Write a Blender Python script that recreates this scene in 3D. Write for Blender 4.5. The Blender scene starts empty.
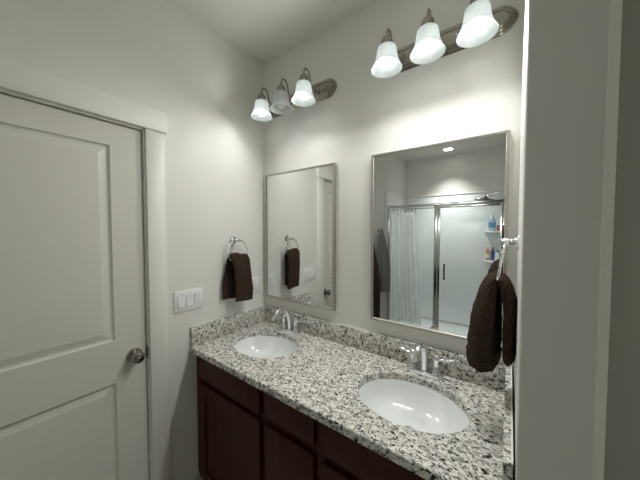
import bpy, bmesh, math, random
from mathutils import Vector, Matrix
PI = math.pi
random.seed(4)
sc = bpy.context.scene
COL = sc.collection

# ------------------------------------------------------------------ camera, world, exposure
FPX, YAW, PITCH = 258.83, 0.6324, -0.035
CAM = Vector((1.4681, -1.305, 1.5341))
fw = Vector((-math.sin(YAW), math.cos(YAW), 0)); rt = Vector((math.cos(YAW), math.sin(YAW), 0)); up = Vector((0, 0, 1))
f2 = fw * math.cos(PITCH) + up * math.sin(PITCH)
u2 = up * math.cos(PITCH) - fw * math.sin(PITCH)
cd = bpy.data.cameras.new('camera'); cam = bpy.data.objects.new('camera', cd); COL.objects.link(cam)
cd.sensor_fit = 'HORIZONTAL'; cd.sensor_width = 36.0; cd.lens = FPX * 36.0 / 640.0; cd.clip_start = 0.02
cam.matrix_world = Matrix(((rt.x, u2.x, -f2.x, CAM.x), (rt.y, u2.y, -f2.y, CAM.y), (rt.z, u2.z, -f2.z, CAM.z), (0, 0, 0, 1)))
sc.camera = cam
w = bpy.data.worlds.new('world'); sc.world = w; w.use_nodes = True
w.node_tree.nodes['Background'].inputs[0].default_value = (0.5, 0.5, 0.5, 1)
w.node_tree.nodes['Background'].inputs[1].default_value = 0.02
vs = sc.view_settings
vs.view_transform = 'Standard'; vs.look = 'None'; vs.gamma = 1.0; vs.use_curve_mapping = False
vs.exposure = 0.40
BULB_STRENGTH = 3.0
BULB_WATTS = 8.6
FILL_WATTS = 1.3
BULB_COLOR = (0.98, 1.0, 0.975)
SHOWER_LIGHT_STRENGTH = 10.0
SHOWER_WATTS = 90.0
sc.cycles.max_bounces = 16; sc.cycles.diffuse_bounces = 10; sc.cycles.transparent_max_bounces = 16

# ------------------------------------------------------------------ room sizes
H = 2.735          # ceiling height
W = 1.4946         # vanity alcove width
STUB = 0.131       # thickness of the stub wall
STUB_Y = -0.575
ZC = 0.87          # counter height
SPL = 0.981        # top of splashes
YS = -2.42         # plane of the shower front
YB = -3.28         # back of the shower
XR = 1.445         # right wall of the shower

# ------------------------------------------------------------------ materials
def new_mat(name):
    m = bpy.data.materials.new(name); m.use_nodes = True
    nt = m.node_tree
    return m, nt, nt.nodes['Principled BSDF']

def link(nt, a, b): nt.links.new(a, b)

def simple(name, col, rough=0.5, metal=0.0, spec=0.5, bump=0.0, bscale=200.0, coat=0.0):
    m, nt, p = new_mat(name)
    p.inputs['Base Color'].default_value = (*col, 1)
    p.inputs['Roughness'].default_value = rough
    p.inputs['Metallic'].default_value = metal
    p.inputs['Specular IOR Level'].default_value = spec
    if coat:
        p.inputs['Coat Weight'].default_value = coat; p.inputs['Coat Roughness'].default_value = 0.15
    tc = nt.nodes.new('ShaderNodeTexCoord')
    n = nt.nodes.new('ShaderNodeTexNoise'); n.inputs['Scale'].default_value = bscale; n.inputs['Detail'].default_value = 3
    link(nt, tc.outputs['Object'], n.inputs['Vector'])
    mr = nt.nodes.new('ShaderNodeMapRange'); mr.inputs[3].default_value = max(0, rough - 0.04); mr.inputs[4].default_value = min(1, rough + 0.04)
    link(nt, n.outputs[0], mr.inputs[0]); link(nt, mr.outputs[0], p.inputs['Roughness'])
    if bump:
        b = nt.nodes.new('ShaderNodeBump'); b.inputs['Strength'].default_value = bump; b.inputs['Distance'].default_value = 0.002
        link(nt, n.outputs[0], b.inputs['Height']); link(nt, b.outputs[0], p.inputs['Normal'])
    return m

M = {}
M['wall'] = simple('wall_paint', (0.74, 0.73, 0.685), 0.42, bump=0.12, bscale=260, spec=0.4)
M['ceiling'] = simple('ceiling_paint', (0.70, 0.69, 0.64), 0.8, bump=0.15, bscale=150)
M['trim'] = simple('trim_paint', (0.752, 0.740, 0.688), 0.38, spec=0.4)
M['door'] = simple('door_paint', (0.69, 0.675, 0.61), 0.4, spec=0.4, bump=0.05, bscale=180)
M['gap'] = simple('gap_shadow_strip', (0.16, 0.13, 0.1), 0.8)
M['nickel'] = simple('brushed_nickel', (0.34, 0.315, 0.28), 0.24, 1.0)
M['frame'] = simple('mirror_frame_nickel', (0.5, 0.47, 0.43), 0.35, 1.0)
M['chrome'] = simple('chrome', (0.8, 0.81, 0.82), 0.07, 1.0)
M['chrome_dark'] = simple('shower_frame_chrome', (0.66, 0.66, 0.66), 0.16, 1.0)
M['plastic'] = simple('white_plastic', (0.8, 0.8, 0.8), 0.35)
M['plastic_grey'] = simple('plate_gap', (0.35, 0.35, 0.35), 0.5)
M['highlight_strip'] = simple('corner_highlight_strip', (0.86, 0.85, 0.79), 0.4)  # paler than the wall paint, the corner's bright edge put into the colour
M['dark_nickel'] = simple('dark_nickel', (0.16, 0.155, 0.15), 0.35, 1.0)
M['slot'] = simple('outlet_slot', (0.05, 0.05, 0.05), 0.6)
M['porcelain'] = simple('white_porcelain', (0.82, 0.83, 0.83), 0.12, spec=0.5)
M['acrylic'] = simple('white_acrylic', (0.8, 0.82, 0.82), 0.22)
M['black'] = simple('black_metal', (0.03, 0.03, 0.03), 0.35)
M['dark_bronze'] = simple('dark_handle', (0.06, 0.045, 0.04), 0.35, 0.6)

def floor_mat():
    m, nt, p = new_mat('floor_tile')
    tc = nt.nodes.new('ShaderNodeTexCoord')
    br = nt.nodes.new('ShaderNodeTexBrick'); br.offset = 0.5
    br.inputs['Color1'].default_value = (0.42, 0.39, 0.34, 1); br.inputs['Color2'].default_value = (0.46, 0.43, 0.38, 1)
    br.inputs['Mortar'].default_value = (0.3, 0.28, 0.25, 1); br.inputs['Scale'].default_value = 3.0
    br.inputs['Mortar Size'].default_value = 0.01; br.inputs['Brick Width'].default_value = 1.0; br.inputs['Row Height'].default_value = 1.0
    link(nt, tc.outputs['Object'], br.inputs['Vector']); link(nt, br.outputs['Color'], p.inputs['Base Color'])
    p.inputs['Roughness'].default_value = 0.4
    return m
M['floor'] = floor_mat()

def granite_mat():
    m, nt, p = new_mat('speckled_granite')
    tc = nt.nodes.new('ShaderNodeTexCoord')
    mp = nt.nodes.new('ShaderNodeMapping'); mp.inputs['Rotation'].default_value = (0.3, 0.2, 0.5); mp.inputs['Scale'].default_value = (1.0, 1.35, 1.0)
    link(nt, tc.outputs['Object'], mp.inputs['Vector'])
    def noise(scale, detail, dist, off, rough=0.55):
        n = nt.nodes.new('ShaderNodeTexNoise'); n.inputs['Scale'].default_value = scale; n.inputs['Detail'].default_value = detail
        n.inputs['Distortion'].default_value = dist; n.inputs['Roughness'].default_value = rough
        a = nt.nodes.new('ShaderNodeVectorMath'); a.operation = 'ADD'; a.inputs[1].default_value = off
        link(nt, mp.outputs[0], a.inputs[0]); link(nt, a.outputs[0], n.inputs['Vector'])
        return n.outputs[0]
    def step(src, lo, hi):
        r = nt.nodes.new('ShaderNodeMapRange'); r.inputs[1].default_value = lo; r.inputs[2].default_value = hi
        r.inputs[3].default_value = 1; r.inputs[4].default_value = 0
        link(nt, src, r.inputs[0]); return r.outputs[0]
    def mix(a, b, fac):
        x = nt.nodes.new('ShaderNodeMix'); x.data_type = 'RGBA'
        if isinstance(a, tuple): x.inputs[6].default_value = (*a, 1)
        else: link(nt, a, x.inputs[6])
        x.inputs[7].default_value = (*b, 1)
        link(nt, fac, x.inputs[0]); return x.outputs[2]
    c = mix((0.80, 0.78, 0.71), (0.55, 0.53, 0.48), step(noise(44, 3, 0.3, (0, 0, 0)), 0.40, 0.56))
    c = mix(c, (0.26, 0.25, 0.245), step(noise(58, 3, 0.6, (7, 3, 1)), 0.405, 0.455))
    c = mix(c, (0.40, 0.36, 0.31), step(noise(110, 2, 0.4, (1, 9, 4)), 0.38, 0.43))
    c = mix(c, (0.028, 0.027, 0.036), step(noise(78, 3, 0.8, (3, 5, 8)), 0.408, 0.425))
    c = mix(c, (0.07, 0.05, 0.05), step(noise(36, 3, 0.9, (13, 5, 2)), 0.30, 0.325))
    link(nt, c, p.inputs['Base Color'])
    p.inputs['Roughness'].default_value = 0.18; p.inputs['Specular IOR Level'].default_value = 0.5
    return m
M['granite'] = granite_mat()

def wood_mat():
    m, nt, p = new_mat('dark_cherry_wood')
    tc = nt.nodes.new('ShaderNodeTexCoord')
    mp = nt.nodes.new('ShaderNodeMapping'); mp.inputs['Scale'].default_value = (14, 14, 1.2)
    n = nt.nodes.new('ShaderNodeTexNoise'); n.inputs['Scale'].default_value = 3; n.inputs['Detail'].default_value = 6; n.inputs['Distortion'].default_value = 0.8
    r = nt.nodes.new('ShaderNodeValToRGB')
    r.color_ramp.elements[0].position = 0.3; r.color_ramp.elements[0].color = (0.034, 0.0066, 0.0036, 1)
    r.color_ramp.elements[1].position = 0.75; r.color_ramp.elements[1].color = (0.064, 0.0150, 0.0080, 1)
    link(nt, tc.outputs['Object'], mp.inputs[0]); link(nt, mp.outputs[0], n.inputs['Vector'])
    link(nt, n.outputs[0], r.inputs[0]); link(nt, r.outputs[0], p.inputs['Base Color'])
    p.inputs['Roughness'].default_value = 0.42; p.inputs['Specular IOR Level'].default_value = 0.2
    return m
M['wood'] = wood_mat()

def terry(name, c0, c1, scale=260.0):
    m, nt, p = new_mat(name)
    tc = nt.nodes.new('ShaderNodeTexCoord')
    n = nt.nodes.new('ShaderNodeTexNoise'); n.inputs['Scale'].default_value = scale; n.inputs['Detail'].default_value = 2; n.inputs['Roughness'].default_value = 0.7
    v = nt.nodes.new('ShaderNodeTexVoronoi'); v.inputs['Scale'].default_value = scale * 1.2
    r = nt.nodes.new('ShaderNodeValToRGB')
    r.color_ramp.elements[0].position = 0.3; r.color_ramp.elements[0].color = (*c0, 1)
    r.color_ramp.elements[1].position = 0.7; r.color_ramp.elements[1].color = (*c1, 1)
    for t in (n, v): link(nt, tc.outputs['Object'], t.inputs['Vector'])
    link(nt, n.outputs[0], r.inputs[0]); link(nt, r.outputs[0], p.inputs['Base Color'])
    b = nt.nodes.new('ShaderNodeBump'); b.inputs['Strength'].default_value = 1.0; b.inputs['Distance'].default_value = 0.008
    mx = nt.nodes.new('ShaderNodeMath'); mx.operation = 'SUBTRACT'
    link(nt, n.outputs[0], mx.inputs[0]); link(nt, v.outputs['Distance'], mx.inputs[1])
    link(nt, mx.outputs[0], b.inputs['Height']); link(nt, b.outputs[0], p.inputs['Normal'])
    p.inputs['Roughness'].default_value = 0.95; p.inputs['Specular IOR Level'].default_value = 0.1
    p.inputs['Sheen Weight'].default_value = 0.08; p.inputs['Sheen Roughness'].default_value = 0.5
    p.inputs['Sheen Tint'].default_value = (0.5, 0.4, 0.33, 1)
    return m
M['brown_towel'] = terry('brown_terry', (0.026, 0.0155, 0.010), (0.078, 0.051, 0.033), 170.0)
M['grey_towel'] = terry('grey_terry', (0.22, 0.22, 0.21), (0.32, 0.32, 0.31), 140)

def emission(name, col, s):
    m = bpy.data.materials.new(name); m.use_nodes = True
    nt = m.node_tree; nt.nodes.clear()
    e = nt.nodes.new('ShaderNodeEmission'); o = nt.nodes.new('ShaderNodeOutputMaterial')
    e.inputs[0].default_value = (*col, 1); e.inputs[1].default_value = s
    link(nt, e.outputs[0], o.inputs[0]); return m
M['bulb_on'] = emission('lit_bulb', BULB_COLOR, BULB_STRENGTH)
M['bulb_off'] = simple('unlit_bulb', (0.75, 0.75, 0.73), 0.3)
M['downlight'] = emission('lit_downlight', (1.0, 0.97, 0.93), SHOWER_LIGHT_STRENGTH)

def mixshader(name, parts):
    """parts: list of (weight, node type, colour, roughness)"""
    m = bpy.data.materials.new(name); m.use_nodes = True
    nt = m.node_tree; nt.nodes.clear()
    o = nt.nodes.new('ShaderNodeOutputMaterial')
    acc = None; tot = 0
    for wgt, typ, col, rough in parts:
        n = nt.nodes.new(typ); n.inputs['Color'].default_value = (*col, 1)
        if 'Roughness' in n.inputs and rough is not None: n.inputs['Roughness'].default_value = rough
        tot += wgt
        if acc is None: acc = n.outputs[0]
        else:
            x = nt.nodes.new('ShaderNodeMixShader'); x.inputs[0].default_value = wgt / tot
            link(nt, acc, x.inputs[1]); link(nt, n.outputs[0], x.inputs[2]); acc = x.outputs[0]
    link(nt, acc, o.inputs[0])
    return m
M['shade'] = mixshader('frosted_glass_shade', [(0.42, 'ShaderNodeBsdfTranslucent', (0.86, 0.9, 0.9), None), (0.42, 'ShaderNodeBsdfDiffuse', (0.84, 0.88, 0.88), None),
                                               (0.10, 'ShaderNodeBsdfTransparent', (1, 1, 1), None), (0.06, 'ShaderNodeBsdfGlossy', (1, 1, 1), 0.15)])
M['curtain'] = mixshader('sheer_curtain', [(0.36, 'ShaderNodeBsdfTranslucent', (0.94, 0.94, 0.93), None), (0.30, 'ShaderNodeBsdfDiffuse', (0.93, 0.93, 0.92), None),
                                           (0.34, 'ShaderNodeBsdfTransparent', (1, 1, 1), None), (0.03, 'ShaderNodeBsdfGlossy', (1, 1, 1), 0.25)])
M['mirror'] = mixshader('mirror_silver', [(1.0, 'ShaderNodeBsdfGlossy', (0.85, 0.865, 0.845), 0.0)])

def glass_mat():
    m = bpy.data.materials.new('clear_shower_glass'); m.use_nodes = True
    nt = m.node_tree; nt.nodes.clear()
    o = nt.nodes.new('ShaderNodeOutputMaterial')
    t = nt.nodes.new('ShaderNodeBsdfTransparent'); t.inputs[0].default_value = (0.97, 0.985, 0.98, 1)
    g = nt.nodes.new('ShaderNodeBsdfGlossy'); g.inputs['Roughness'].default_value = 0.02
    fr = nt.nodes.new('ShaderNodeFresnel'); fr.inputs[0].default_value = 1.45
    x = nt.nodes.new('ShaderNodeMixShader')
    link(nt, fr.outputs[0], x.inputs[0]); link(nt, t.outputs[0], x.inputs[1]); link(nt, g.outputs[0], x.inputs[2]); link(nt, x.outputs[0], o.inputs[0])
    return m
M['glass'] = glass_mat()

# ------------------------------------------------------------------ mesh helpers
def add_box(bm, lo, hi, bev=0.0, seg=2):
    t = bmesh.new()
    bmesh.ops.create_cube(t, size=1.0)
    s = [hi[i] - lo[i] for i in range(3)]; c = [(hi[i] + lo[i]) / 2 for i in range(3)]
    for v in t.verts: v.co = Vector((v.co.x * s[0] + c[0], v.co.y * s[1] + c[1], v.co.z * s[2] + c[2]))
    if bev: bmesh.ops.bevel(t, geom=list(t.edges), offset=bev, segments=seg, profile=0.5, affect='EDGES')
    merge(bm, t)

def merge(bm, t):
    me = bpy.data.meshes.new('tmp'); t.to_mesh(me); t.free(); bm.from_mesh(me); bpy.data.meshes.remove(me)

def catmull(pts, n):
    P = [Vector(p) for p in pts]; P = [P[0] * 2 - P[1]] + P + [P[-1] * 2 - P[-2]]
    out = []
    for i in range(1, len(P) - 2):
        for k in range(n):
            t = k / n
            a, b, c, d = P[i - 1], P[i], P[i + 1], P[i + 2]
            out.append(0.5 * ((2 * b) + (c - a) * t + (2 * a - 5 * b + 4 * c - d) * t * t + (3 * b - a - 3 * c + d) * t ** 3))
    out.append(P[-2].copy()); return out

def add_tube(bm, pts, rad, seg=12, closed=False, cap=True):
    n = len(pts); pts = [Vector(p) for p in pts]
    rads = rad if isinstance(rad, (list, tuple)) else [rad] * n
    rings = []; nrm = None
    for i, p in enumerate(pts):
        if closed: t = pts[(i + 1) % n] - pts[(i - 1) % n]
        else: t = pts[min(i + 1, n - 1)] - pts[max(i - 1, 0)]
        t.normalize()
        if nrm is None: nrm = t.orthogonal().normalized()
        nrm = (nrm - t * nrm.dot(t)).normalized()
        b = t.cross(nrm)
        rings.append([bm.verts.new(p + (nrm * math.cos(2 * PI * k / seg) + b * math.sin(2 * PI * k / seg)) * rads[i]) for k in range(seg)])
    m = n if closed else n - 1
    for i in range(m):
        A, B = rings[i], rings[(i + 1) % n]
        for k in range(seg): bm.faces.new((A[k], A[(k + 1) % seg], B[(k + 1) % seg], B[k]))
    if not closed and cap:
        bm.faces.new(rings[0][::-1]); bm.faces.new(rings[-1])

def add_lathe(bm, prof, origin=(0, 0, 0), axis='Z', seg=32, sx=1.0, sy=1.0, cap0=True, cap1=True):
    """prof: list of (radius, height); revolved about the axis"""
    o = Vector(origin); rings = []
    for r, h in prof:
        ring = []
        for k in range(seg):
            a = 2 * PI * k / seg; x, y = r * math.cos(a) * sx, r * math.sin(a) * sy
            if axis == 'Z': c = Vector((x, y, h))
            elif axis == 'X': c = Vector((h, x, y))
            elif axis == '-X': c = Vector((-h, y, x))
            else: c = Vector((y, h, x)) if axis == 'Y' else Vector((x, -h, y))
            ring.append(bm.verts.new(o + c))
        rings.append(ring)
    for A, B in zip(rings, rings[1:]):
        for k in range(seg): bm.faces.new((A[k], A[(k + 1) % seg], B[(k + 1) % seg], B[k]))
    if cap0: bm.faces.new(rings[0][::-1])
    if cap1: bm.faces.new(rings[-1])

def obj(name, bm, mat, parent=None, smooth=False, angle=35, label=None):
    bmesh.ops.recalc_face_normals(bm, faces=bm.faces)
    off = parent_world(parent)
    for v in bm.verts: v.co -= off
    me = bpy.data.meshes.new(name); bm.to_mesh(me); bm.free()
    o = bpy.data.objects.new(name, me); COL.objects.link(o)
    me.materials.append(mat)
    if smooth:
        for f in me.polygons: f.use_smooth = True
        try: me.set_sharp_from_angle(angle=math.radians(angle))
        except Exception: pass
    if parent: o.parent = parent
    if label: o['label'] = label
    return o

def parent_world(p):
    v = Vector((0, 0, 0))
    while p: v += p.location; p = p.parent
    return v

def thing(name, label, cat, loc=(0, 0, 0), group=None):
    o = bpy.data.objects.new(name, None); COL.objects.link(o); o.empty_display_size = 0.05
    o.location = loc; tag(o, label, cat, group); return o

def tag(o, label, cat, group=None):
    o['label'] = label; o['category'] = cat
    if group: o['group'] = group
    return o

def struct(name, bm, mat, label=None, cat=None, parent=None, smooth=False):
    o = obj(name, bm, mat, parent, smooth)
    o['kind'] = 'structure'
    if label: o['label'] = label; o['category'] = cat
    return o

def copy_tree(o, parent=None):
    c = o.copy(); COL.objects.link(c)
    if parent: c.parent = parent
    for ch in list(o.children): copy_tree(ch, c)
    return c

def boxobj(name, lo, hi, mat, parent=None, bev=0.0, **k):
    bm = bmesh.new(); add_box(bm, lo, hi, bev); return obj(name, bm, mat, parent, smooth=bev > 0, **k)

# ------------------------------------------------------------------ the room shell
T = 0.1
def shell(name, boxes, mat, label, cat, bev=0.0):
    bm = bmesh.new()
    for lo, hi in boxes: add_box(bm, lo, hi, bev)
    return struct(name, bm, mat, label, cat)

DY0, DY1, DH = -1.556, -0.766, 2.042      # door opening in the left wall
shell('floor', [((-T, YB - T, -0.1), (2.7, T, 0))], M['floor'], 'beige tiled bathroom floor', 'floor')
shell('ceiling', [((-T, YB - T, H), (2.7, T, H + 0.1))], M['ceiling'], 'flat off-white bathroom ceiling', 'ceiling')
shell('wall_back', [((-T, 0, 0), (2.7, T, H))], M['wall'], 'off-white wall behind the two mirrors', 'wall')
shell('wall_left', [((-T, DY1, 0), (0, 0, H)), ((-T, YB - T, 0), (0, DY0, H)), ((-T, DY0, DH), (0, DY1, H))], M['wall'], 'off-white wall with the door, switches and towel ring', 'wall')
# stub wall with bullnose corners
bm = bmesh.new()
r = 0.009; x0, x1 = W, W + STUB
prof = [(x0, 0.0)]; xn = x0 - 0.004; r = 0.006
for k in range(9):
    a = PI + (PI / 2) * k / 8; prof.append((xn + r + r * math.cos(a), STUB_Y + r + r * math.sin(a)))
for k in range(9):
    a = 1.5 * PI + (PI / 2) * k / 8; prof.append((x1 - r + r * math.cos(a), STUB_Y + r + r * math.sin(a)))
prof.append((x1, 0.0))
lo = [bm.verts.new((x, y, 0)) for x, y in prof]; hi = [bm.verts.new((x, y, H)) for x, y in prof]
for i in range(len(prof)):
    j = (i + 1) % len(prof); bm.faces.new((lo[i], lo[j], hi[j], hi[i]))
bm.faces.new(lo[::-1]); bm.faces.new(hi)
struct('wall_right', bm, M['wall'], 'narrow end wall with rounded corners at the right of the vanity', 'wall', smooth=True)
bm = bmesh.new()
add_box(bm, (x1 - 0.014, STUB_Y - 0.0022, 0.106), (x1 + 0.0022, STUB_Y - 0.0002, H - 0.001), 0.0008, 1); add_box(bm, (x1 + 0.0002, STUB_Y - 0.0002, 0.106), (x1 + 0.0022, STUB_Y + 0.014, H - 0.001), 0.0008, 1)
struct('corner_highlight', bm, M['highlight_strip'], 'thin pale strip painting the highlight up the outer corner of the end wall', 'painted highlight', smooth=True)  # added strip whose pale colour stands in for light on the rounded corner
shell('wall_far_right', [((2.6, YS, 0), (2.7, 0, H))], M['wall'], 'plain far right wall of the bathroom', 'wall')
shell('wall_front', [((XR, YS - 0.12, 0), (2.7, YS, H))], M['wall'], 'plain wall behind the camera beside the shower', 'wall')
shell('wall_shower_side', [((XR, YB, 0), (XR + 0.12, YS - 0.12, H))], M['wall'], 'right side wall of the shower', 'wall')
shell('wall_shower_back', [((0, YB - T, 0), (XR + 0.12, YB, H))], M['wall'], 'off-white wall at the back of the shower', 'wall')

# baseboards
def baseboard(name, lo, hi, label):
    bm = bmesh.new(); add_box(bm, lo, hi, 0.004); struct(name, bm, M['trim'], label, 'baseboard', smooth=True)
baseboard('baseboard_left', (0, -0.69, 0), (0.013, -0.53, 0.105), 'short white baseboard between door casing and vanity cabinet')
baseboard('baseboard_right', (W + 0.004, STUB_Y - 0.013, 0), (W + STUB - 0.004, STUB_Y, 0.105), 'white baseboard across the narrow end wall')

# door casing with jambs
bm = bmesh.new()
add_box(bm, (-T, DY1 - 0.012, 0), (0.004, DY1, DH)); add_box(bm, (-T, DY0, 0), (0.004, DY0 + 0.012, DH)); add_box(bm, (-T, DY0, DH - 0.012), (0.004, DY1, DH))
add_box(bm, (0.0, DY1 - 0.006, 0), (0.017, -0.689, DH - 0.004), 0.002); add_box(bm, (0.0, DY0 - 0.086, 0), (0.017, DY0 + 0.006, DH - 0.004), 0.002)
add_box(bm, (0.0, DY0 - 0.1, DH - 0.004), (0.026, -0.674, 2.142), 0.003)
tr = struct('trim_1', bm, M['trim'], 'flat off-white casing around the panelled door', 'door casing', smooth=True)
bm = bmesh.new(); add_box(bm, (-0.03, DY1 - 0.0135, 0.89), (0.0045, DY1 - 0.0115, 0.95))
obj('strike_plate', bm, M['nickel'], tr, label='small nickel strike plate')

# door slab with two raised panels
def panel_door():
    bm = bmesh.new()
    xf = -0.013; xb = -0.048; y0, y1 = DY0 + 0.0155, DY1 - 0.0155; z0, z1 = 0.008, DH - 0.0165
    panels = [(y0 + 0.12, y1 - 0.127, 0.21, 0.818), (y0 + 0.12, y1 - 0.127, 1.02, 1.926)]
    py0, py1 = panels[0][0], panels[0][1]
    def q(a, b, c, d, x): bm.faces.new([bm.verts.new((x, *p)) for p in ((a, b), (c, b), (c, d), (a, d))])
    q(y0, z0, py0, z1, xf); q(py1, z0, y1, z1, xf)
    q(py0, z0, py1, panels[0][2], xf); q(py0, panels[0][3], py1, panels[1][2], xf); q(py0, panels[1][3], py1, z1, xf)
    for (a, b, c, d) in panels:
        loops = []
        for ins, dx in ((0, 0), (0.004, -0.009), (0.012, -0.011), (0.042, -0.003), (0.044, -0.003)):
            loops.append([bm.verts.new((xf + dx, *p)) for p in ((a + ins, c + ins), (b - ins, c + ins), (b - ins, d - ins), (a + ins, d - ins))])
        for A, B in zip(loops, loops[1:]):
            for k in range(4): bm.faces.new((A[k], A[(k + 1) % 4], B[(k + 1) % 4], B[k]))
        bm.faces.new(loops[-1])
    # back and edges
    q(y0, z0, y1, z1, xb)
    for (ya, yb_, za, zb) in ((y0, y0, z0, z1), (y1, y1, z0, z1)):
        bm.faces.new([bm.verts.new(p) for p in ((xf, ya, za), (xb, ya, za), (xb, ya, zb), (xf, ya, zb))])
    for z in (z0, z1):
        bm.faces.new([bm.verts.new(p) for p in ((xf, y0, z), (xb, y0, z), (xb, y1, z), (xf, y1, z))])
    bmesh.ops.remove_doubles(bm, verts=bm.verts, dist=1e-5)
    return bm
door = struct('door_1', panel_door(), M['door'], 'closed off-white two-panel door with a round nickel knob', 'door')
ky, kz, kx = -0.834, 0.924, -0.013
bm = bmesh.new()
add_lathe(bm, [(0.033, 0), (0.033, 0.004), (0.029, 0.009), (0.015, 0.012), (0.012, 0.022), (0.014, 0.027), (0.023, 0.033), (0.0285, 0.043), (0.0285, 0.052), (0.024, 0.061), (0.013, 0.066), (0.0, 0.0665)], (kx, ky, kz), 'X', 32, cap1=False)
kn = obj('door_knob', bm, M['nickel'], door, smooth=True, label='round satin nickel knob')
bm = bmesh.new(); add_lathe(bm, [(0.008, 0.0655), (0.008, 0.069), (0.006, 0.07)], (kx, ky, kz), 'X', 16)
obj('lock_button', bm, M['chrome'], kn, smooth=True)

# ------------------------------------------------------------------ vanity cabinet
cab = thing('vanity_cabinet', 'dark cherry wood vanity cabinet under the granite countertop', 'cabinet', (W / 2, -0.26, 0))
FY = -0.529
bm = bmesh.new()
c0, c1 = 0.002, W - 0.0085
add_box(bm, (c0, FY + 0.02, 0.10), (c0 + 0.018, -0.003, 0.839)); add_box(bm, (c1 - 0.018, FY + 0.02, 0.10), (c1, -0.003, 0.839))
add_box(bm, (c0 + 0.018, FY + 0.02, 0.10), (c1 - 0.018, -0.003, 0.118)); add_box(bm, (c0 + 0.018, -0.012, 0.118), (c1 - 0.018, -0.003, 0.839))
obj('cabinet_body', bm, M['wood'], cab)
bm = bmesh.new()
for a, b in ((c0, 0.083), (0.556, 0.625), (0.866, 0.936), (1.41, c1)): add_box(bm, (a, FY, 0.10), (b, FY + 0.019, 0.839), 0.001, 1)
for a, b in ((0.10, 0.13), (0.665, 0.715), (0.81, 0.839)):
    for xa, xb in ((0.083, 0.556), (0.625, 0.866), (0.936, 1.41)): add_box(bm, (xa, FY + 0.0005, a), (xb, FY + 0.0185, b))
add_box(bm, (0.625, FY + 0.0005, 0.395), (0.866, FY + 0.0185, 0.43))
obj('face_frame', bm, M['wood'], cab)
bm = bmesh.new(); add_box(bm, (c0, -0.455, 0.0), (c1, -0.44, 0.10)); obj('toe_kick', bm, M['wood'], cab)
def front_slab(name, xa, xb, za, zb):
    bm = bmesh.new(); add_box(bm, (xa, FY - 0.019, za), (xb, FY, zb), 0.003, 2); return obj(name, bm, M['wood'], cab, smooth=True)
def shaker(xa, xb, za, zb):
    bm = bmesh.new(); s = 0.057
    add_box(bm, (xa, FY - 0.019, za), (xa + s, FY, zb), 0.0015, 1); add_box(bm, (xb - s, FY - 0.019, za), (xb, FY, zb), 0.0015, 1)
    add_box(bm, (xa + s - 0.001, FY - 0.019, za), (xb - s + 0.001, FY, za + s), 0.0015, 1); add_box(bm, (xa + s - 0.001, FY - 0.019, zb - s), (xb - s + 0.001, FY, zb), 0.0015, 1)
    d = obj('cabinet_door', bm, M['wood'], cab)
    bm = bmesh.new(); add_box(bm, (xa + s - 0.004, FY - 0.010, za + s - 0.004), (xb - s + 0.004, FY - 0.003, zb - s + 0.004))
    obj('door_panel', bm, M['wood'], d)
front_slab('false_drawer_front', 0.058, 0.572, 0.703, 0.826); front_slab('false_drawer_front', 0.921, 1.435, 0.703, 0.826)
front_slab('drawer_front', 0.608, 0.881, 0.713, 0.826); front_slab('drawer_front', 0.608, 0.881, 0.425, 0.674); front_slab('drawer_front', 0.608, 0.881, 0.125, 0.395)
shaker(0.058, 0.572, 0.12, 0.671); shaker(0.921, 1.435, 0.12, 0.671)

# ------------------------------------------------------------------ countertop
ct = thing('countertop', 'speckled white and grey granite double-sink countertop with upstands', 'countertop', (W / 2, -0.28, ZC - 0.031))
SINKS = [(0.313, -0.272, 0.211, 0.165), (1.158, -0.278, 0.211, 0.168)]
CY0, CY1 = -0.565, -0.001
CX0, CX1 = 0.001, W - 0.0085
def counter_mesh():
    bm = bmesh.new(); zt, zb = ZC, ZC - 0.031; e = 0.003
    cells = [(CX0, 0.74), (0.74, CX1)]
    for (xa, xb), (cx, cy, a, b) in zip(cells, SINKS):
        angs = [2 * PI * k / 96 for k in range(96)]
        for (qx, qy) in ((xa, CY0), (xb, CY0), (xb, CY1), (xa, CY1)):
            angs.append(math.atan2(qy - cy, qx - cx) % (2 * PI))
        angs = sorted(angs)
        n = len(angs); rows = []
        for t in angs:
            dx, dy = math.cos(t), math.sin(t)
            s = 1e9
            if dx > 1e-9: s = min(s, (xb - cx) / dx)
            if dx < -1e-9: s = min(s, (xa - cx) / dx)
            if dy > 1e-9: s = min(s, (CY1 - cy) / dy)
            if dy < -1e-9: s = min(s, (CY0 - cy) / dy)
            ro = 1 / math.sqrt((dx / a) ** 2 + (dy / b) ** 2)
            ox, oy = cx + dx * s, cy + dy * s
            fr = abs(oy - CY0) < 1e-6
            ring = []
            oye = oy + (e if fr else 0)
            ring.append((cx + dx * ro, cy + dy * ro, zb)); ring.append((cx + dx * ro, cy + dy * ro, zt - e)); ring.append((cx + dx * (ro + e), cy + dy * (ro + e), zt))
            ring.append((ox, oye, zt)); ring.append((ox, oy, zt - e if fr else zt - 1e-4)); ring.append((ox, oy, zb))
            rows.append([bm.verts.new(p) for p in ring])
        for i in range(n):
            A, B = rows[i], rows[(i + 1) % n]
            for k in range(6): 
                k2 = (k + 1) % 6
                bm.faces.new((A[k], A[k2], B[k2], B[k]))
    return bm
obj('slab', counter_mesh(), M['granite'], ct)
boxobj('backsplash', (0.0215, -0.021, ZC + 0.0005), (W - 0.0295, -0.001, SPL), M['granite'], ct, 0.0015)
boxobj('side_splash', (0.001, -0.563, ZC + 0.0005), (0.021, -0.001, SPL), M['granite'], ct, 0.0015)
boxobj('side_splash', (W - 0.029, -0.560, ZC + 0.0005), (W - 0.0085, -0.001, SPL), M['granite'], ct, 0.0015)
bm = bmesh.new()
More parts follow.
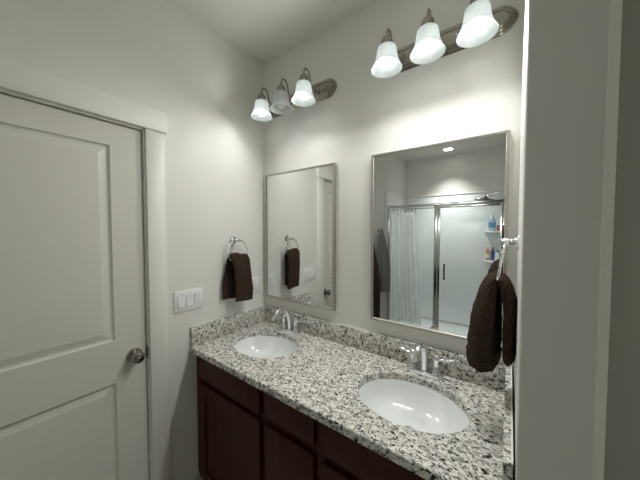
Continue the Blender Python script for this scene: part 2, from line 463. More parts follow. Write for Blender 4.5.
add_box(bm, (0.004, -0.004, SPL), (W - 0.004, -0.0005, SPL + 0.004), 0.001, 1); add_box(bm, (0.0005, -0.56, SPL), (0.004, -0.004, SPL + 0.004), 0.001, 1)
add_box(bm, (W - 0.0125, -0.556, SPL), (W - 0.008, -0.004, SPL + 0.004), 0.001, 1)
obj('caulk_bead', bm, M['plastic'], ct, label='white caulk bead along the top of the upstands')

# ------------------------------------------------------------------ sinks
def sink(cx, cy, a, b, label):
    zt = ZC - 0.0315; t = thing('sink', label, 'sink', (cx, cy, zt - 0.15), 'undermount sinks')
    bm = bmesh.new()
    prof = [(1.10, 0.0), (1.015, 0.0), (1.0, -0.004), (0.97, -0.03), (0.90, -0.068), (0.78, -0.103), (0.60, -0.124), (0.38, -0.134), (0.14, -0.139), (0.115, -0.140),
            (0.115, -0.15), (0.42, -0.148), (0.66, -0.138), (0.86, -0.115), (0.98, -0.075), (1.04, -0.03), (1.06, -0.014), (1.10, -0.012)]
    rings = []
    for r_, h in prof:
        ring = []
        for k in range(64):
            u = 2 * PI * k / 64
            rx, ry = a * r_, b * r_
            if r_ < 0.2: rx = ry = b * r_          # round outlet
            ring.append(bm.verts.new((cx + rx * math.cos(u), cy + ry * math.sin(u), zt + h * 0.76)))
        rings.append(ring)
    for i in range(len(rings)):
        A, B = rings[i], rings[(i + 1) % len(rings)]
        for k in range(64): bm.faces.new((A[k], A[(k + 1) % 64], B[(k + 1) % 64], B[k]))
    obj('basin', bm, M['porcelain'], t, smooth=True, angle=60)
    bm = bmesh.new()
    add_lathe(bm, [(0.0, -0.1375), (0.013, -0.1375), (0.015, -0.1345), (0.0195, -0.1345), (0.0225, -0.139), (0.0185, -0.142), (0.0185, -0.16), (0.0, -0.16)], (cx, cy, zt + 0.0335), 'Z', 32, cap0=False, cap1=False)
    obj('drain', bm, M['chrome'], t, smooth=True)
    return t
sink(*SINKS[0], 'oval white undermount sink at the far end beside the left wall')
sink(*SINKS[1], 'oval white undermount sink nearest the hanging towel at the right')

# ------------------------------------------------------------------ faucets
def faucet(cx, cy, label):
    z = ZC; t = thing('faucet', label, 'faucet', (cx, cy, z), 'chrome two-handle faucets')
    bm = bmesh.new()
    rings = []
    for s, h in ((1.0, 0.0), (1.0, 0.010), (0.96, 0.016), (0.86, 0.020), (0.0, 0.021)):
        ring = []
        for k in range(40):
            u = 2 * PI * k / 40; cu, su = math.cos(u), math.sin(u)
            px = (0.054 if cu > 0 else -0.054) + 0.0275 * cu * (s if s else 0)
            if s == 0: px = (0.054 if cu > 0 else -0.054)
            py = 0.0275 * su * s
            ring.append(bm.verts.new((cx + px, cy + py, z + h)))
        rings.append(ring)
    for A, B in zip(rings, rings[1:]):
        for k in range(40): bm.faces.new((A[k], A[(k + 1) % 40], B[(k + 1) % 40], B[k]))
    bm.faces.new(rings[0][::-1])
    bmesh.ops.remove_doubles(bm, verts=bm.verts, dist=1e-6)
    obj('base_plate', bm, M['chrome'], t, smooth=True)
    bm = bmesh.new()
    pts = catmull([(cx, cy, z + 0.015), (cx, cy - 0.001, z + 0.055), (cx, cy - 0.012, z + 0.105), (cx, cy - 0.038, z + 0.146), (cx, cy - 0.076, z + 0.164), (cx, cy - 0.112, z + 0.158), (cx, cy - 0.136, z + 0.138), (cx, cy - 0.144, z + 0.118)], 6)
    n = len(pts)
    add_tube(bm, pts, [0.0165 - 0.0055 * min(1, i / (n * 0.7)) for i in range(n)], 16)
    sp = obj('spout', bm, M['chrome'], t, smooth=True)
    bm = bmesh.new(); d = (pts[-1] - pts[-2]).normalized()
    add_tube(bm, [pts[-1] - d * 0.014, pts[-1] - d * 0.013, pts[-1] + d * 0.002, pts[-1] + d * 0.003], [0.0115, 0.0128, 0.0128, 0.0115], 16)
    obj('aerator', bm, M['chrome'], sp, smooth=True)
    for s in (-1, 1):
        hx = cx + s * 0.0515
        bm = bmesh.new()
        add_lathe(bm, [(0.021, 0.016), (0.021, 0.024), (0.0165, 0.034), (0.0135, 0.052), (0.0125, 0.066), (0.0145, 0.072), (0.0145, 0.088), (0.0115, 0.096), (0.005, 0.101), (0.0, 0.102)], (hx, cy, z), 'Z', 24, cap1=False)
        h = obj('handle', bm, M['chrome'], t, smooth=True)
        bm = bmesh.new()
        lv = catmull([(hx + s * 0.006, cy, z + 0.081), (hx + s * 0.025, cy - 0.001, z + 0.085), (hx + s * 0.048, cy - 0.002, z + 0.091), (hx + s * 0.066, cy - 0.003, z + 0.094)], 5)
        k = len(lv); add_tube(bm, lv, [0.0065 + 0.003 * (i / k) ** 2 if i < k - 2 else 0.0055 for i in range(k)], 12)
        for v in bm.verts: v.co.z = z + 0.089 + (v.co.z - z - 0.089) * 0.8
        obj('lever', bm, M['chrome'], h, smooth=True)
    bm = bmesh.new(); add_tube(bm, [(cx, cy + 0.021, z + 0.012), (cx, cy + 0.021, z + 0.062)], 0.0028, 8); add_lathe(bm, [(0.003, 0.06), (0.006, 0.066), (0.006, 0.071), (0.003, 0.075)], (cx, cy + 0.021, z), 'Z', 12)
    obj('lift_rod', bm, M['chrome'], t, smooth=True)
    return t
fa = faucet(0.312, -0.062, 'chrome two-handle faucet behind the far sink by the left wall')
fb = copy_tree(fa); fb.location.x = 1.16; fb['label'] = 'chrome two-handle faucet below the mirror showing the shower'

# ------------------------------------------------------------------ mirrors
def wall_mirror(x0, x1, label):
    z0, z1 = 1.0557, 1.936; t = thing('wall_mirror', label, 'mirror', ((x0 + x1) / 2, 0, z0), 'framed vanity mirrors')
    f = 0.013
    bm = bmesh.new()
    outer = [(x0, z0), (x1, z0), (x1, z1), (x0, z1)]
    def loop(ins, y): return [bm.verts.new((x, y, z)) for x, z in ((x0 + ins, z0 + ins), (x1 - ins, z0 + ins), (x1 - ins, z1 - ins), (x0 + ins, z1 - ins))]
    L = [loop(0, -0.001), loop(0, -0.021), loop(0.002, -0.023), loop(f - 0.003, -0.023), loop(f, -0.020), loop(f, -0.001)]
    for i in range(len(L)):
        A, B = L[i], L[(i + 1) % len(L)]
        for k in range(4): bm.faces.new((A[k], A[(k + 1) % 4], B[(k + 1) % 4], B[k]))
    obj('mirror_frame', bm, M['frame'], t)
    bm = bmesh.new(); add_box(bm, (x0 + f, -0.017, z0 + f), (x1 - f, -0.002, z1 - f)); obj('mirror_glass', bm, M['mirror'], t)
    return t
m1 = wall_mirror(0.0368, 0.6318, 'rectangular nickel-framed mirror beside the left wall corner, reflecting the left wall')
m2 = wall_mirror(0.8668, 1.4618, 'rectangular nickel-framed mirror at the right, reflecting the shower enclosure')

# ------------------------------------------------------------------ vanity lights
def vanity_light(cx, cz, lit, label):
    t = thing('vanity_light', label, 'wall light', (cx, 0, cz), 'three-shade vanity lights')
    L, h = 0.302, 0.058
    bm = bmesh.new(); rings = []
    def outline(ins, y):
        hh, ll = h - ins, L - ins; pts = []
        for k in range(25):
            a = -PI / 2 + PI * k / 24; p = 2 / 1.55
            ca, sa = math.cos(a), math.sin(a)
            pts.append((ll - hh + hh * abs(ca) ** p * 1.0, hh * math.copysign(abs(sa) ** p, sa)))
        return [bm.verts.new((cx + px, y, cz + pz)) for px, pz in pts] + [bm.verts.new((cx - px, y, cz + pz)) for px, pz in pts[::-1]]
    for ins, y in ((0, -0.001), (0, -0.004), (0.007, -0.010), (0.009, -0.010), (0.010, -0.013), (0.017, -0.019), (0.019, -0.019), (0.020, -0.022), (0.027, -0.028), (0.030, -0.028), (0.032, -0.024)):
        rings.append(outline(ins, y))
    n = len(rings[0])
    for A, B in zip(rings, rings[1:]):
        for k in range(n): bm.faces.new((A[k], A[(k + 1) % n], B[(k + 1) % n], B[k]))
    bm.faces.new(rings[0][::-1]); bm.faces.new(rings[-1])
    bp = obj('backplate', bm, M['nickel'], t, smooth=True, angle=25)
    for sx in (-0.088, 0.088):
        bm = bmesh.new(); add_lathe(bm, [(0.006, 0.022), (0.006, 0.031), (0.004, 0.034), (0.0, 0.035)], (cx + sx, 0, cz), '-Y', 12, cap1=False)
        obj('screw_cap', bm, M['chrome'], bp, smooth=True)
    for i in range(3):
        x = cx + (i - 1) * 0.176; y = -0.155
        bm = bmesh.new()
        pts = catmull([(x, -0.022, cz - 0.004), (x, -0.045, cz - 0.016), (x, -0.072, cz - 0.014), (x, -0.093, cz + 0.012), (x, -0.101, cz + 0.045), (x, -0.117, cz + 0.071), (x, -0.141, cz + 0.072), (x, -0.154, cz + 0.050), (x, y, cz + 0.026)], 6)
        add_tube(bm, pts, 0.0052, 12)
        add_lathe(bm, [(0.016, 0.022), (0.016, 0.027), (0.010, 0.034), (0.006, 0.036)], (x, 0, cz - 0.004), '-Y', 20)
        obj('arm', bm, M['nickel'], t, smooth=True)
        bm = bmesh.new()
        add_lathe(bm, [(0.006, 0.032), (0.012, 0.031), (0.0195, 0.025), (0.0245, 0.014), (0.0265, 0.002), (0.0265, -0.006), (0.0285, -0.007), (0.0285, -0.0135), (0.0205, -0.0138), (0.018, -0.030), (0.0, -0.030)], (x, y, cz), 'Z', 28, cap1=False)
        so = obj('socket', bm, M['nickel'], t, smooth=True)
        bm = bmesh.new()
        prof = [(0.026, -0.014), (0.036, -0.016), (0.0415, -0.022), (0.0435, -0.034), (0.0455, -0.050), (0.049, -0.068), (0.0545, -0.086), (0.0615, -0.101), (0.0670, -0.1115), (0.0685, -0.1145)]
        inner = [(r_ - 0.003, h_ + 0.0005) for r_, h_ in prof][::-1]
        inner[-1] = (0.022, -0.017)
        add_lathe(bm, prof + [(0.0680, -0.1157)] + inner, (x, y, cz), 'Z', 48, cap0=False, cap1=False)
        obj('lamp_shade', bm, M['shade'], t, smooth=True, angle=60)
        bm = bmesh.new(); bc = -0.078; R = 0.030
        prof = [(0.0125, -0.028), (0.0135, -0.036), (0.018, -0.048), (0.0245, -0.060)]
        for k in range(1, 12):
            a = math.radians(40) - math.radians(130) * k / 11; prof.append((R * math.cos(a), bc + R * math.sin(a)))
        prof[-1] = (0.0008, bc - R)
        add_lathe(bm, prof, (x, y, cz), 'Z', 28)
        obj('bulb', bm, M['bulb_on'] if lit[i] else M['bulb_off'], so, smooth=True, label='lit white bulb' if lit[i] else 'unlit white bulb')
        if lit[i]:
            ld = bpy.data.lights.new('bulb_light', 'SPOT'); ld.energy = BULB_WATTS * (0.58 if i == 0 and cx < 0.6 else 1.0); ld.color = BULB_COLOR
            ld.spot_size = math.radians(178); ld.spot_blend = 1.0; ld.shadow_soft_size = 0.03
            lu = bpy.data.lights.new('shade_fill', 'SPOT'); lu.energy = FILL_WATTS * (0.4 if i == 0 and cx < 0.6 else 1.0); lu.color = BULB_COLOR  # added fill spot in front of the shade, standing in for light through its glass
            lu.spot_size = math.radians(178); lu.spot_blend = 1.0; lu.shadow_soft_size = 0.04
            lg = bpy.data.objects.new('shade_fill', lu); COL.objects.link(lg); lg.parent = t; lg.location = (x - cx, y - 0.115, -0.02); lg.rotation_euler = (math.radians(-122), 0, 0)
            lo_ = bpy.data.objects.new('bulb_light', ld); COL.objects.link(lo_); lo_.parent = t; lo_.location = (x - cx, y, -0.118); lo_.rotation_euler = (math.radians(-34), math.radians(-30 if i == 0 and cx < 0.6 else 0), 0)
    return t
vanity_light(0.335, 2.385, (True, False, True), 'nickel three-shade vanity light over the corner mirror, middle bulb unlit')
vanity_light(1.177, 2.383, (True, True, True), 'nickel three-shade vanity light at the upper right with every bulb lit')

# ------------------------------------------------------------------ towel rings and towels
def towel_ring(wx, sgn, y, z, n_piv, n_low, label):
    t = thing('towel_ring', label, 'towel ring', (wx, y, z), 'towel rings')
    bm = bmesh.new(); ax = 'X' if sgn > 0 else '-X'
    add_lathe(bm, [(0.026, 0.0005), (0.026, 0.005), (0.022, 0.010), (0.011, 0.013), (0.009, 0.02), (0.009, n_piv - 0.012), (0.0115, n_piv - 0.009), (0.0125, n_piv), (0.0105, n_piv + 0.009), (0.004, n_piv + 0.012)], (wx, y, z), ax, 28)
    obj('mount', bm, M['chrome'], t, smooth=True)
    R = 0.073; bm = bmesh.new(); pts = []
    zc = -R + 0.002
    for k in range(64):
        a = 2 * PI * k / 64; zz = zc + R * math.cos(a); u = (zc + R - zz) / (2 * R)
        pts.append((wx + sgn * (n_piv + (n_low - n_piv) * u), y + R * math.sin(a), z + zz))
    add_tube(bm, pts, 0.0042, 10, closed=True); obj('ring', bm, M['chrome'], t, smooth=True)
    return t

def towel(wx, sgn, keys, mat, name, label, cat, group=None, band=None, rows=70, seg=56, pleat=0.12, seed=0, wave=3.0):
    """keys: (n, z, y centre, half width, half thickness) from the hem behind, over the ring, to the hem in front"""
    rnd = random.Random(seed); ph = [rnd.uniform(0, 6.28) for _ in range(6)]
    K = [Vector(k[:3]) for k in keys]
    fine = catmull([(k[0], k[1], k[2]) for k in keys], 14); wt = catmull([(k[3], k[4], 0) for k in keys], 14)
    L = [0]
    for a, b in zip(fine, fine[1:]): L.append(L[-1] + (b - a).length)
    def at(s):
        d = s * L[-1]
        for i in range(len(L) - 1):
            if L[i + 1] >= d:
                t = (d - L[i]) / max(1e-9, L[i + 1] - L[i]); return fine[i].lerp(fine[i + 1], t), wt[i].lerp(wt[i + 1], t)
        return fine[-1], wt[-1]
    bm = bmesh.new(); rings = []
    N = rows
    for i in range(N + 1):
        s = i / N; p, q = at(s)
        pa, _ = at(max(0, s - 0.01)); pb, _ = at(min(1, s + 0.01))
        tn = Vector((pb.x - pa.x, pb.y - pa.y)).normalized(); nr = Vector((-tn.y, tn.x))
        dist = min(s, 1 - s) * L[-1]
        e = 1.0
        rr = 0.014
        if dist < rr: e = math.sqrt(max(0.0, 1 - (1 - dist / rr) ** 2))
        e = max(e, 0.08)
        hw, ht = q.x, q.y
        bn = 1.0
        if band:
            for (za, zb) in band:
                if za < p.y < zb and s > 0.5: bn = 1 - 0.0034 / ht
                if abs(p.y - za) < 0.004 and s > 0.5: bn = 1.05
        ring = []
        for k in range(seg):
            a = 2 * PI * k / seg; ca, sa = math.cos(a), math.sin(a)
            u = math.copysign(abs(ca) ** 0.75, ca); v = math.copysign(abs(sa) ** 0.6, sa)
            fold = 1 + pleat * math.sin(u * wave + ph[0] + 1.2 * s) + pleat * 0.6 * math.sin(u * wave * 2.1 + ph[1] - 2.0 * s)
            tt = ht * v * fold * e * bn + ht * 0.35 * math.sin(u * wave * 0.9 + ph[2] + 2.5 * s) * (1 if pleat else 0) * min(1, dist * 12 + .5)
            tt += 0.0012 * math.sin(37 * s + 9 * u + ph[3]) + 0.0008 * math.sin(71 * s - 17 * u + ph[4])
            ww = hw * u * (0.985 + 0.015 * e) + 0.0015 * math.sin(23 * s + ph[5])
            dz = 0.004 * math.sin(u * 2.2 + ph[1]) if dist < 0.03 else 0
            ring.append(bm.verts.new((wx + sgn * (p.x + nr.x * tt), p.z + ww, p.y + nr.y * tt + dz)))
        rings.append(ring)
    for A, B in zip(rings, rings[1:]):
        for k in range(seg): bm.faces.new((A[k], A[(k + 1) % seg], B[(k + 1) % seg], B[k]))
    bm.faces.new(rings[0][::-1]); bm.faces.new(rings[-1])
    o = obj(name, bm, mat, None, smooth=True, angle=80)
    tag(o, label, cat, group)
    # origin at the hem
    c = Vector((wx, keys[0][2], min(k[1] for k in keys)))
    o.location = c
    for v in o.data.vertices: v.co -= c
    return o

towel_ring(0.0, 1, -0.272, 1.474, 0.050, 0.056, 'chrome towel ring on the left wall above the outlet')
towel_ring(W, -1, -0.25, 1.498, 0.038, 0.058, 'chrome towel ring on the narrow right wall')
towel(0.0, 1, [(0.026, 1.098, -0.298, 0.074, 0.010), (0.026, 1.20, -0.294, 0.070, 0.011), (0.028, 1.30, -0.283, 0.063, 0.013), (0.040, 1.352, -0.274, 0.066, 0.014),
               (0.0575, 1.379, -0.272, 0.067, 0.013), (0.078, 1.350, -0.270, 0.066, 0.014), (0.086, 1.28, -0.262, 0.063, 0.014), (0.088, 1.18, -0.254, 0.065, 0.014), (0.086, 1.082, -0.251, 0.066, 0.012)],
      M['brown_towel'], 'hand_towel', 'dark brown hand towel hanging from the ring on the left wall', 'towel', 'brown hand towels', band=[(1.128, 1.150), (1.160, 1.166)], seed=3, pleat=0.16)
towel(W, -1, [(0.020, 1.108, -0.25, 0.062, 0.015), (0.020, 1.19, -0.25, 0.060, 0.0165), (0.022, 1.29, -0.25, 0.057, 0.0165), (0.036, 1.352, -0.25, 0.052, 0.016),
              (0.057, 1.378, -0.25, 0.050, 0.016), (0.073, 1.345, -0.25, 0.053, 0.022), (0.080, 1.28, -0.25, 0.057, 0.030), (0.086, 1.18, -0.25, 0.060, 0.036), (0.091, 1.066, -0.25, 0.062, 0.038)],
      M['brown_towel'], 'hand_towel', 'thick dark brown hand towel hanging in front of the right mirror', 'towel', 'brown hand towels', band=[(1.128, 1.150), (1.160, 1.166)], seed=8, pleat=0.07)

# ------------------------------------------------------------------ switch plate and outlet
sw = thing('light_switch', 'white three-rocker switch plate beside the door casing', 'switch', (0, -0.568, 1.142))
bm = bmesh.new(); add_box(bm, (0.0005, -0.568 - 0.081, 1.142 - 0.058), (0.0065, -0.568 + 0.081, 1.142 + 0.058), 0.0022); pl = obj('cover_plate', bm, M['plastic'], sw, smooth=True)
for i in range(3):
    y = -0.568 + (i - 1) * 0.046
    bm = bmesh.new(); add_box(bm, (0.0063, y - 0.0168, 1.142 - 0.0335), (0.0068, y + 0.0168, 1.142 + 0.0335)); rk0 = obj('rocker_gap', bm, M['plastic_grey'], pl)
    bm = bmesh.new(); top, bot = (0.0075, 0.0125) if i < 2 else (0.0125, 0.0075)
    vs_ = []
    for (yy, zz, xx) in ((-0.0155, -0.032, bot), (0.0155, -0.032, bot), (0.0155, 0, 0.0095), (-0.0155, 0, 0.0095), (0.0155, 0.032, top), (-0.0155, 0.032, top)):
        vs_.append((bm.verts.new((0.0066, y + yy, 1.142 + zz)), bm.verts.new((xx, y + yy, 1.142 + zz))))
    f = [v[1] for v in vs_]; b_ = [v[0] for v in vs_]
    bm.faces.new((f[0], f[1], f[2], f[3])); bm.faces.new((f[3], f[2], f[4], f[5]))
    for a, b in ((0, 1), (1, 2), (2, 4), (4, 5), (5, 3), (3, 0)): bm.faces.new((b_[a], b_[b], f[b], f[a]))
    obj('rocker', bm, M['plastic'], sw)
    for s in (-1, 1):
        bm = bmesh.new(); add_lathe(bm, [(0.003, 0.0062), (0.003, 0.0068), (0.002, 0.0072)], (0, y, 1.142 + s * 0.0485), 'X', 10); obj('screw', bm, M['plastic'], pl, smooth=True)
ou = thing('electrical_outlet', 'white outlet plate between the left towel and the mirror', 'outlet', (0, -0.0905, 1.150))
bm = bmesh.new(); add_box(bm, (0.0005, -0.0905 - 0.0355, 1.150 - 0.058), (0.0065, -0.0905 + 0.0355, 1.150 + 0.058), 0.0022); op = obj('cover_plate', bm, M['plastic'], ou, smooth=True)
bm = bmesh.new(); add_box(bm, (0.0062, -0.0905 - 0.0175, 1.150 - 0.0345), (0.0067, -0.0905 + 0.0175, 1.150 + 0.0345)); obj('insert_gap', bm, M['plastic_grey'], op)
bm = bmesh.new(); add_box(bm, (0.0062, -0.0905 - 0.0165, 1.150 - 0.0335), (0.009, -0.0905 + 0.0165, 1.150 + 0.0335), 0.001); rc = obj('receptacle', bm, M['plastic'], ou, smooth=True)
for s in (-1, 1):
    bm = bmesh.new(); zc = 1.150 + s * 0.021
    add_box(bm, (0.0085, -0.0965, zc - 0.004), (0.0092, -0.0950, zc + 0.004)); add_box(bm, (0.0085, -0.0860, zc - 0.0035), (0.0092, -0.0845, zc + 0.0035))
    add_lathe(bm, [(0.0022, 0.0085), (0.0022, 0.0092)], (0, -0.0905, zc - 0.0085), 'X', 10)
    obj('slots', bm, M['slot'], rc)
    bm = bmesh.new(); add_box(bm, (0.0085, -0.0985, 1.150 + s * 0.0045 - 0.003), (0.0102, -0.0825, 1.150 + s * 0.0045 + 0.003), 0.0006); obj('test_button', bm, M['plastic'], rc, smooth=True)

# ------------------------------------------------------------------ shower, seen in the right mirror
su = thing('shower_surround', 'glossy white shower wall surround behind the glass doors', 'shower', (XR / 2, YB, 0))
PT = 2.10
boxobj('back_panel', (0.0135, YB + 0.0005, 0.08), (XR - 0.0135, YB + 0.0125, PT), M['acrylic'], su, 0.003)
boxobj('side_panel', (0.0005, YB + 0.0005, 0.08), (0.0130, YS + 0.075, PT), M['acrylic'], su, 0.003)
boxobj('side_panel', (XR - 0.0130, YB + 0.0005, 0.08), (XR - 0.0005, YS - 0.001, PT), M['acrylic'], su, 0.003)
bm = bmesh.new()
add_box(bm, (0.002, YB + 0.001, PT + 0.0005), (XR - 0.002, YB + 0.022, PT + 0.022), 0.004); add_box(bm, (0.0005, YB + 0.022, PT + 0.0005), (0.022, YS + 0.075, PT + 0.022), 0.004)
add_box(bm, (XR - 0.022, YB + 0.022, PT + 0.0005), (XR - 0.0005, YS - 0.001, PT + 0.022), 0.004)
obj('top_ledge', bm, M['acrylic'], su, smooth=True)
bm = bmesh.new()
y0, y1 = YB + 0.014, YS + 0.03
add_box(bm, (0.0145, y0, 0.0), (XR - 0.0145, y1, 0.055), 0.004); add_box(bm, (0.0145, y1 - 0.085, 0.04), (XR - 0.0145, y1, 0.115), 0.012, 3)
pan = obj('shower_pan', bm, M['acrylic'], None, smooth=True); tag(pan, 'low white shower pan on the floor behind the glass doors', 'shower pan')

en = thing('shower_enclosure', 'chrome-framed glass shower enclosure with one hinged door, reflected in the right mirror', 'shower door', (XR / 2, YS, 0.115))
hd = 1.90
def fr(name, lo, hi): return boxobj(name, lo, hi, M['chrome_dark'], en, 0.003)
fr('header_rail', (0.0135, YS - 0.02, hd - 0.035), (XR - 0.0135, YS + 0.02, hd)); fr('bottom_rail', (0.0135, YS - 0.02, 0.1155), (XR - 0.0135, YS + 0.02, 0.14))
fr('jamb', (0.0135, YS - 0.018, 0.14), (0.040, YS + 0.018, hd - 0.035)); fr('jamb', (XR - 0.040, YS - 0.018, 0.14), (XR - 0.0135, YS + 0.018, hd - 0.035))
fr('centre_post', (0.655, YS - 0.018, 0.14), (0.692, YS + 0.018, hd - 0.035))
bm = bmesh.new(); add_box(bm, (0.040, YS - 0.003, 0.14), (0.655, YS + 0.003, hd - 0.035)); obj('fixed_pane', bm, M['glass'], en)
bm = bmesh.new()
dx0, dx1, dz0, dz1 = 0.696, XR - 0.043, 0.145, hd - 0.04
for lo, hi in (((dx0, YS - 0.013, dz0), (dx0 + 0.030, YS + 0.013, dz1)), ((dx1 - 0.026, YS - 0.013, dz0), (dx1, YS + 0.013, dz1)), ((dx0 + 0.030, YS - 0.013, dz0), (dx1 - 0.026, YS + 0.013, dz0 + 0.026)), ((dx0 + 0.030, YS - 0.013, dz1 - 0.026), (dx1 - 0.026, YS + 0.013, dz1))):
    add_box(bm, lo, hi, 0.002)
dr = obj('glass_door', bm, M['chrome_dark'], en, smooth=True)
bm = bmesh.new(); add_box(bm, (dx0 + 0.030, YS - 0.003, dz0 + 0.026), (dx1 - 0.026, YS + 0.003, dz1 - 0.026)); obj('door_pane', bm, M['glass'], dr)
bm = bmesh.new(); hx = 0.79
add_tube(bm, catmull([(hx, YS + 0.003, 0.90), (hx, YS + 0.04, 0.905), (hx, YS + 0.046, 0.93), (hx, YS + 0.046, 1.07), (hx, YS + 0.04, 1.095), (hx, YS + 0.003, 1.10)], 5), 0.010, 12)
obj('door_handle', bm, M['dark_bronze'], dr, smooth=True, label='dark vertical pull handle')

boxobj('hinge', (XR - 0.047, YS + 0.0185, 1.45), (XR - 0.018, YS + 0.032, 1.60), M['black'], en, 0.003, label='black hinge block')
# curtain behind the fixed pane
rod = thing('curtain_rod', 'thin chrome rod across the shower behind the header rail', 'curtain rod', (XR / 2, YS - 0.16, 1.855))
bm = bmesh.new(); add_tube(bm, [(0.0135, YS - 0.16, 1.855), (XR - 0.0135, YS - 0.16, 1.855)], 0.008, 12); obj('rod', bm, M['chrome'], rod, smooth=True)
for xx in (0.0135, XR - 0.0215):
    bm = bmesh.new(); add_lathe(bm, [(0.02, 0), (0.02, 0.004), (0.012, 0.008)], (xx, YS - 0.16, 1.855), 'X', 16); obj('flange', bm, M['chrome'], rod, smooth=True)
cu = thing('shower_curtain', 'sheer white shower curtain gathered at the left end of the shower', 'curtain', (0.2, YS - 0.16, 0.2))
bm = bmesh.new(); nx, nz = 120, 24; g = []
for j in range(nz + 1):
    v = j / nz; row = []
    for i in range(nx + 1):
        u = i / nx; x = 0.03 + u * (0.33 + 0.10 * (1 - v)); amp = 0.014 + 0.006 * (1 - v)
        y = YS - 0.16 + amp * math.sin(u * 2 * PI * 6.5 + 0.6 * math.sin(3 * v)) + 0.008 * math.sin(u * 31 + 2 * v)
        row.append(bm.verts.new((x, y, 0.17 + v * 1.635)))
    g.append(row)
for j in range(nz):
    for i in range(nx): bm.faces.new((g[j][i], g[j][i + 1], g[j + 1][i + 1], g[j + 1][i]))
co = obj('curtain_sheet', bm, M['curtain'], cu, smooth=True, angle=180)
so = co.modifiers.new('thickness', 'SOLIDIFY'); so.thickness = 0.0012
for k in range(7):
    x = 0.045 + k * 0.053; bm = bmesh.new()
    pts = [(x, YS - 0.16 + 0.022 * math.sin(2 * PI * q / 20), 1.835 + 0.034 * math.cos(2 * PI * q / 20)) for q in range(20)]
    add_tube(bm, pts, 0.0025, 8, closed=True); obj('curtain_ring', bm, M['dark_bronze'], cu, smooth=True)

# shower head and valve
sh = thing('shower_fixture', 'large round dark metal shower head on an arm from the right shower wall', 'shower head', (XR - 0.0135, -2.80, 2.02))
bm = bmesh.new(); add_tube(bm, catmull([(XR - 0.0135, -2.80, 2.02), (XR - 0.06, -2.80, 2.035), (XR - 0.13, -2.80, 2.028), (XR - 0.21, -2.80, 2.0), (XR - 0.25, -2.80, 1.965)], 6), 0.010, 12)
add_lathe(bm, [(0.028, 0.0), (0.026, 0.006), (0.012, 0.01)], (XR - 0.0135, -2.80, 2.02), '-X', 20); obj('arm', bm, M['chrome_dark'], sh, smooth=True)
bm = bmesh.new(); add_lathe(bm, [(0.0, 0.03), (0.014, 0.03), (0.018, 0.012), (0.05, 0.004), (0.10, -0.004), (0.105, -0.012), (0.10, -0.018), (0.0, -0.018)], (0, 0, 0), 'Z', 36, cap0=False, cap1=False)
R_ = Matrix.Translation((XR - 0.245, -2.80, 1.957)) @ Matrix.Rotation(0.15, 4, 'Y') @ Matrix.Scale(1.25, 4)
bmesh.ops.transform(bm, matrix=R_, verts=bm.verts); obj('spray_plate', bm, M['dark_nickel'], sh, smooth=True)
hs = thing('shower_hose', 'grey flexible shower hose hanging along the right shower wall', 'hose', (XR - 0.03, -2.70, 1.1))
bm = bmesh.new(); add_tube(bm, catmull([(XR - 0.0135, -2.72, 1.96), (XR - 0.045, -2.71, 1.93), (XR - 0.05, -2.70, 1.8), (XR - 0.045, -2.69, 1.5), (XR - 0.05, -2.68, 1.2), (XR - 0.06, -2.72, 1.05), (XR - 0.045, -2.76, 1.12), (XR - 0.0135, -2.77, 1.18)], 8), 0.008, 10)
obj('hose', bm, M['chrome_dark'], hs, smooth=True)

# corner shelves with bottles
def corner_shelf(z, label):
    bm = bmesh.new(); R = 0.262; cx, cy = XR - 0.0135, YB + 0.013
    pr = [(cx, cy)] + [(cx - R * math.cos(PI / 2 * k / 16), cy + R * math.sin(PI / 2 * k / 16)) for k in range(17)]
    lo = [bm.verts.new((x, y, z - 0.022)) for x, y in pr]; hi = [bm.verts.new((x, y, z)) for x, y in pr]
    for i in range(len(pr)):
        j = (i + 1) % len(pr); bm.faces.new((lo[i], lo[j], hi[j], hi[i]))
    bm.faces.new(lo[::-1]); bm.faces.new(hi)
    o = obj('corner_shelf', bm, M['acrylic'], None); tag(o, label, 'shelf', 'shower corner shelves')
corner_shelf(1.535, 'upper white corner shelf in the shower holding a blue bottle')
corner_shelf(1.11, 'lower white corner shelf in the shower holding an orange bottle')
def bottle(x, y, z, r, h, body, cap, label, sy=0.7, labelcol=None, name='toiletry_bottle', neck=0.38, cat='bottle'):
    t = thing(name, label, cat, (x, y, z), 'toiletries on the shower shelves')
    bm = bmesh.new(); hb = h * 0.8
    add_lathe(bm, [(r * 0.9, 0.0), (r, 0.006), (r, hb * 0.8), (r * 0.9, hb * 0.9), (r * neck, hb)], (x, y, z), 'Z', 24, sy=sy); obj('bottle_body', bm, body, t, smooth=True)
    bm = bmesh.new(); add_lathe(bm, [(r * neck * 1.15, hb), (r * neck * 1.15, h * 0.97), (r * neck, h)], (x, y, z), 'Z', 20); obj('cap', bm, cap, t, smooth=True)
    if labelcol:
        bm = bmesh.new(); add_lathe(bm, [(r * 1.02, hb * 0.25), (r * 1.02, hb * 0.65)], (x, y, z), 'Z', 24, sy=sy, cap0=False, cap1=False); obj('bottle_label', bm, labelcol, t, smooth=True)
def plain(n, c): return simple(n, c, 0.3)
blue, white, red, orange, navy = plain('blue_plastic', (0.10, 0.24, 0.42)), plain('white_bottle', (0.75, 0.75, 0.74)), plain('red_plastic', (0.42, 0.06, 0.05)), plain('orange_plastic', (0.6, 0.2, 0.05)), plain('navy_plastic', (0.06, 0.06, 0.2))
paleblue = plain('pale_blue_plastic', (0.35, 0.5, 0.62))
bottle(1.262, YB + 0.085, 1.535, 0.045, 0.235, paleblue, white, 'pale blue bottle with white cap on the upper corner shelf', labelcol=blue)
bottle(1.352, YB + 0.085, 1.535, 0.036, 0.085, red, blue, 'short red jar with blue lid on the upper corner shelf', sy=1.0, name='toiletry_jar', neck=0.85, cat='jar')
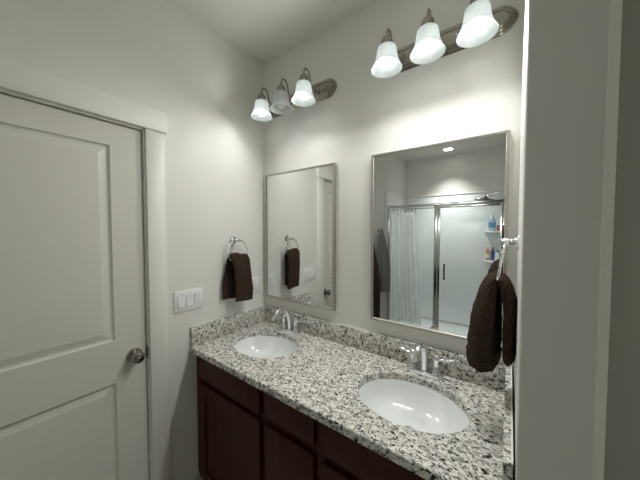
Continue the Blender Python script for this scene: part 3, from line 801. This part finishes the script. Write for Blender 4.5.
bottle(1.215, YB + 0.065, 1.11, 0.024, 0.175, orange, orange, 'slim orange bottle on the lower corner shelf', labelcol=white, sy=0.8)
bottle(1.275, YB + 0.075, 1.11, 0.025, 0.19, navy, navy, 'navy blue bottle in the middle of the lower corner shelf', sy=0.8)
bottle(1.335, YB + 0.095, 1.11, 0.028, 0.15, white, blue, 'white bottle with blue cap on the lower corner shelf', sy=0.8)

# recessed light over the shower
rl = thing('recessed_light', 'small round recessed ceiling light over the shower', 'ceiling light', (0.715, -2.93, H))
bm = bmesh.new(); add_lathe(bm, [(0.09, -0.0005), (0.09, -0.006), (0.066, -0.010), (0.064, -0.004), (0.064, -0.0005)], (0.715, -2.93, H), 'Z', 40); obj('trim_ring', bm, M['plastic'], rl, smooth=True)
bm = bmesh.new(); add_lathe(bm, [(0.063, -0.0005), (0.063, -0.007), (0.05, -0.0085)], (0.715, -2.93, H), 'Z', 40); obj('lens', bm, M['downlight'], rl, smooth=True, label='glowing white lens')
ld = bpy.data.lights.new('downlight_beam', 'SPOT'); ld.energy = SHOWER_WATTS; ld.color = BULB_COLOR; ld.spot_size = math.radians(96); ld.spot_blend = 1.0; ld.shadow_soft_size = 0.05
lo_ = bpy.data.objects.new('downlight_beam', ld); COL.objects.link(lo_); lo_.parent = rl; lo_.location = (0, 0, -0.02)

# towels on hooks by the shower
def hook(y, z, label):
    t = thing('towel_hook', label, 'hook', (0, y, z), 'wall hooks by the shower')
    bm = bmesh.new(); add_lathe(bm, [(0.022, 0.0005), (0.022, 0.005), (0.012, 0.008)], (0, y, z), 'X', 20); obj('mount', bm, M['nickel'], t, smooth=True)
    bm = bmesh.new(); add_tube(bm, catmull([(0.006, y, z), (0.03, y, z - 0.004), (0.045, y, z + 0.012), (0.05, y, z + 0.032)], 5), 0.005, 10); obj('prong', bm, M['nickel'], t, smooth=True)
hook(-1.79, 1.44, 'nickel wall hook holding the brown bath towel'); hook(-2.10, 1.545, 'nickel wall hook holding the grey bath towel')
def hung(y, z0, z1, wid, depth, mat, label, seed):
    bm = bmesh.new(); rnd = random.Random(seed); ph = rnd.uniform(0, 6); n, m = 40, 30; rings = []
    for j in range(m + 1):
        v = j / m; z = z1 + (z0 - z1) * v; grow = min(1.0, 0.16 + 1.5 * v ** 0.75)
        hw, hd = wid * grow, depth * min(1, 0.3 + 1.2 * v)
        ring = []
        for k in range(n):
            a = 2 * PI * k / n; ca, sa = math.cos(a), math.sin(a)
            f = 1 + 0.13 * math.sin(5 * a + ph + 2 * v) * min(1, 2 * v) + 0.06 * math.sin(9 * a - ph)
            x = 0.022 + hd + hd * sa * f
            ring.append(bm.verts.new((max(0.004, x), y + hw * ca * f, z - 0.02 * math.sin(3 * a + ph) * (v > 0.95))))
        rings.append(ring)
    for A, B in zip(rings, rings[1:]):
        for k in range(n): bm.faces.new((A[k], A[(k + 1) % n], B[(k + 1) % n], B[k]))
    bm.faces.new(rings[0][::-1]); bm.faces.new(rings[-1])
    o = obj('bath_towel', bm, mat, None, smooth=True, angle=80); tag(o, label, 'towel', 'bath towels on the wall hooks')
hung(-1.79, 0.42, 1.44, 0.13, 0.06, M['brown_towel'], 'brown bath towel hanging on the left wall, seen at the right mirror edge', 5)
hung(-2.10, 0.72, 1.56, 0.13, 0.065, M['grey_towel'], 'grey bath towel hanging between the brown towel and the shower', 9)
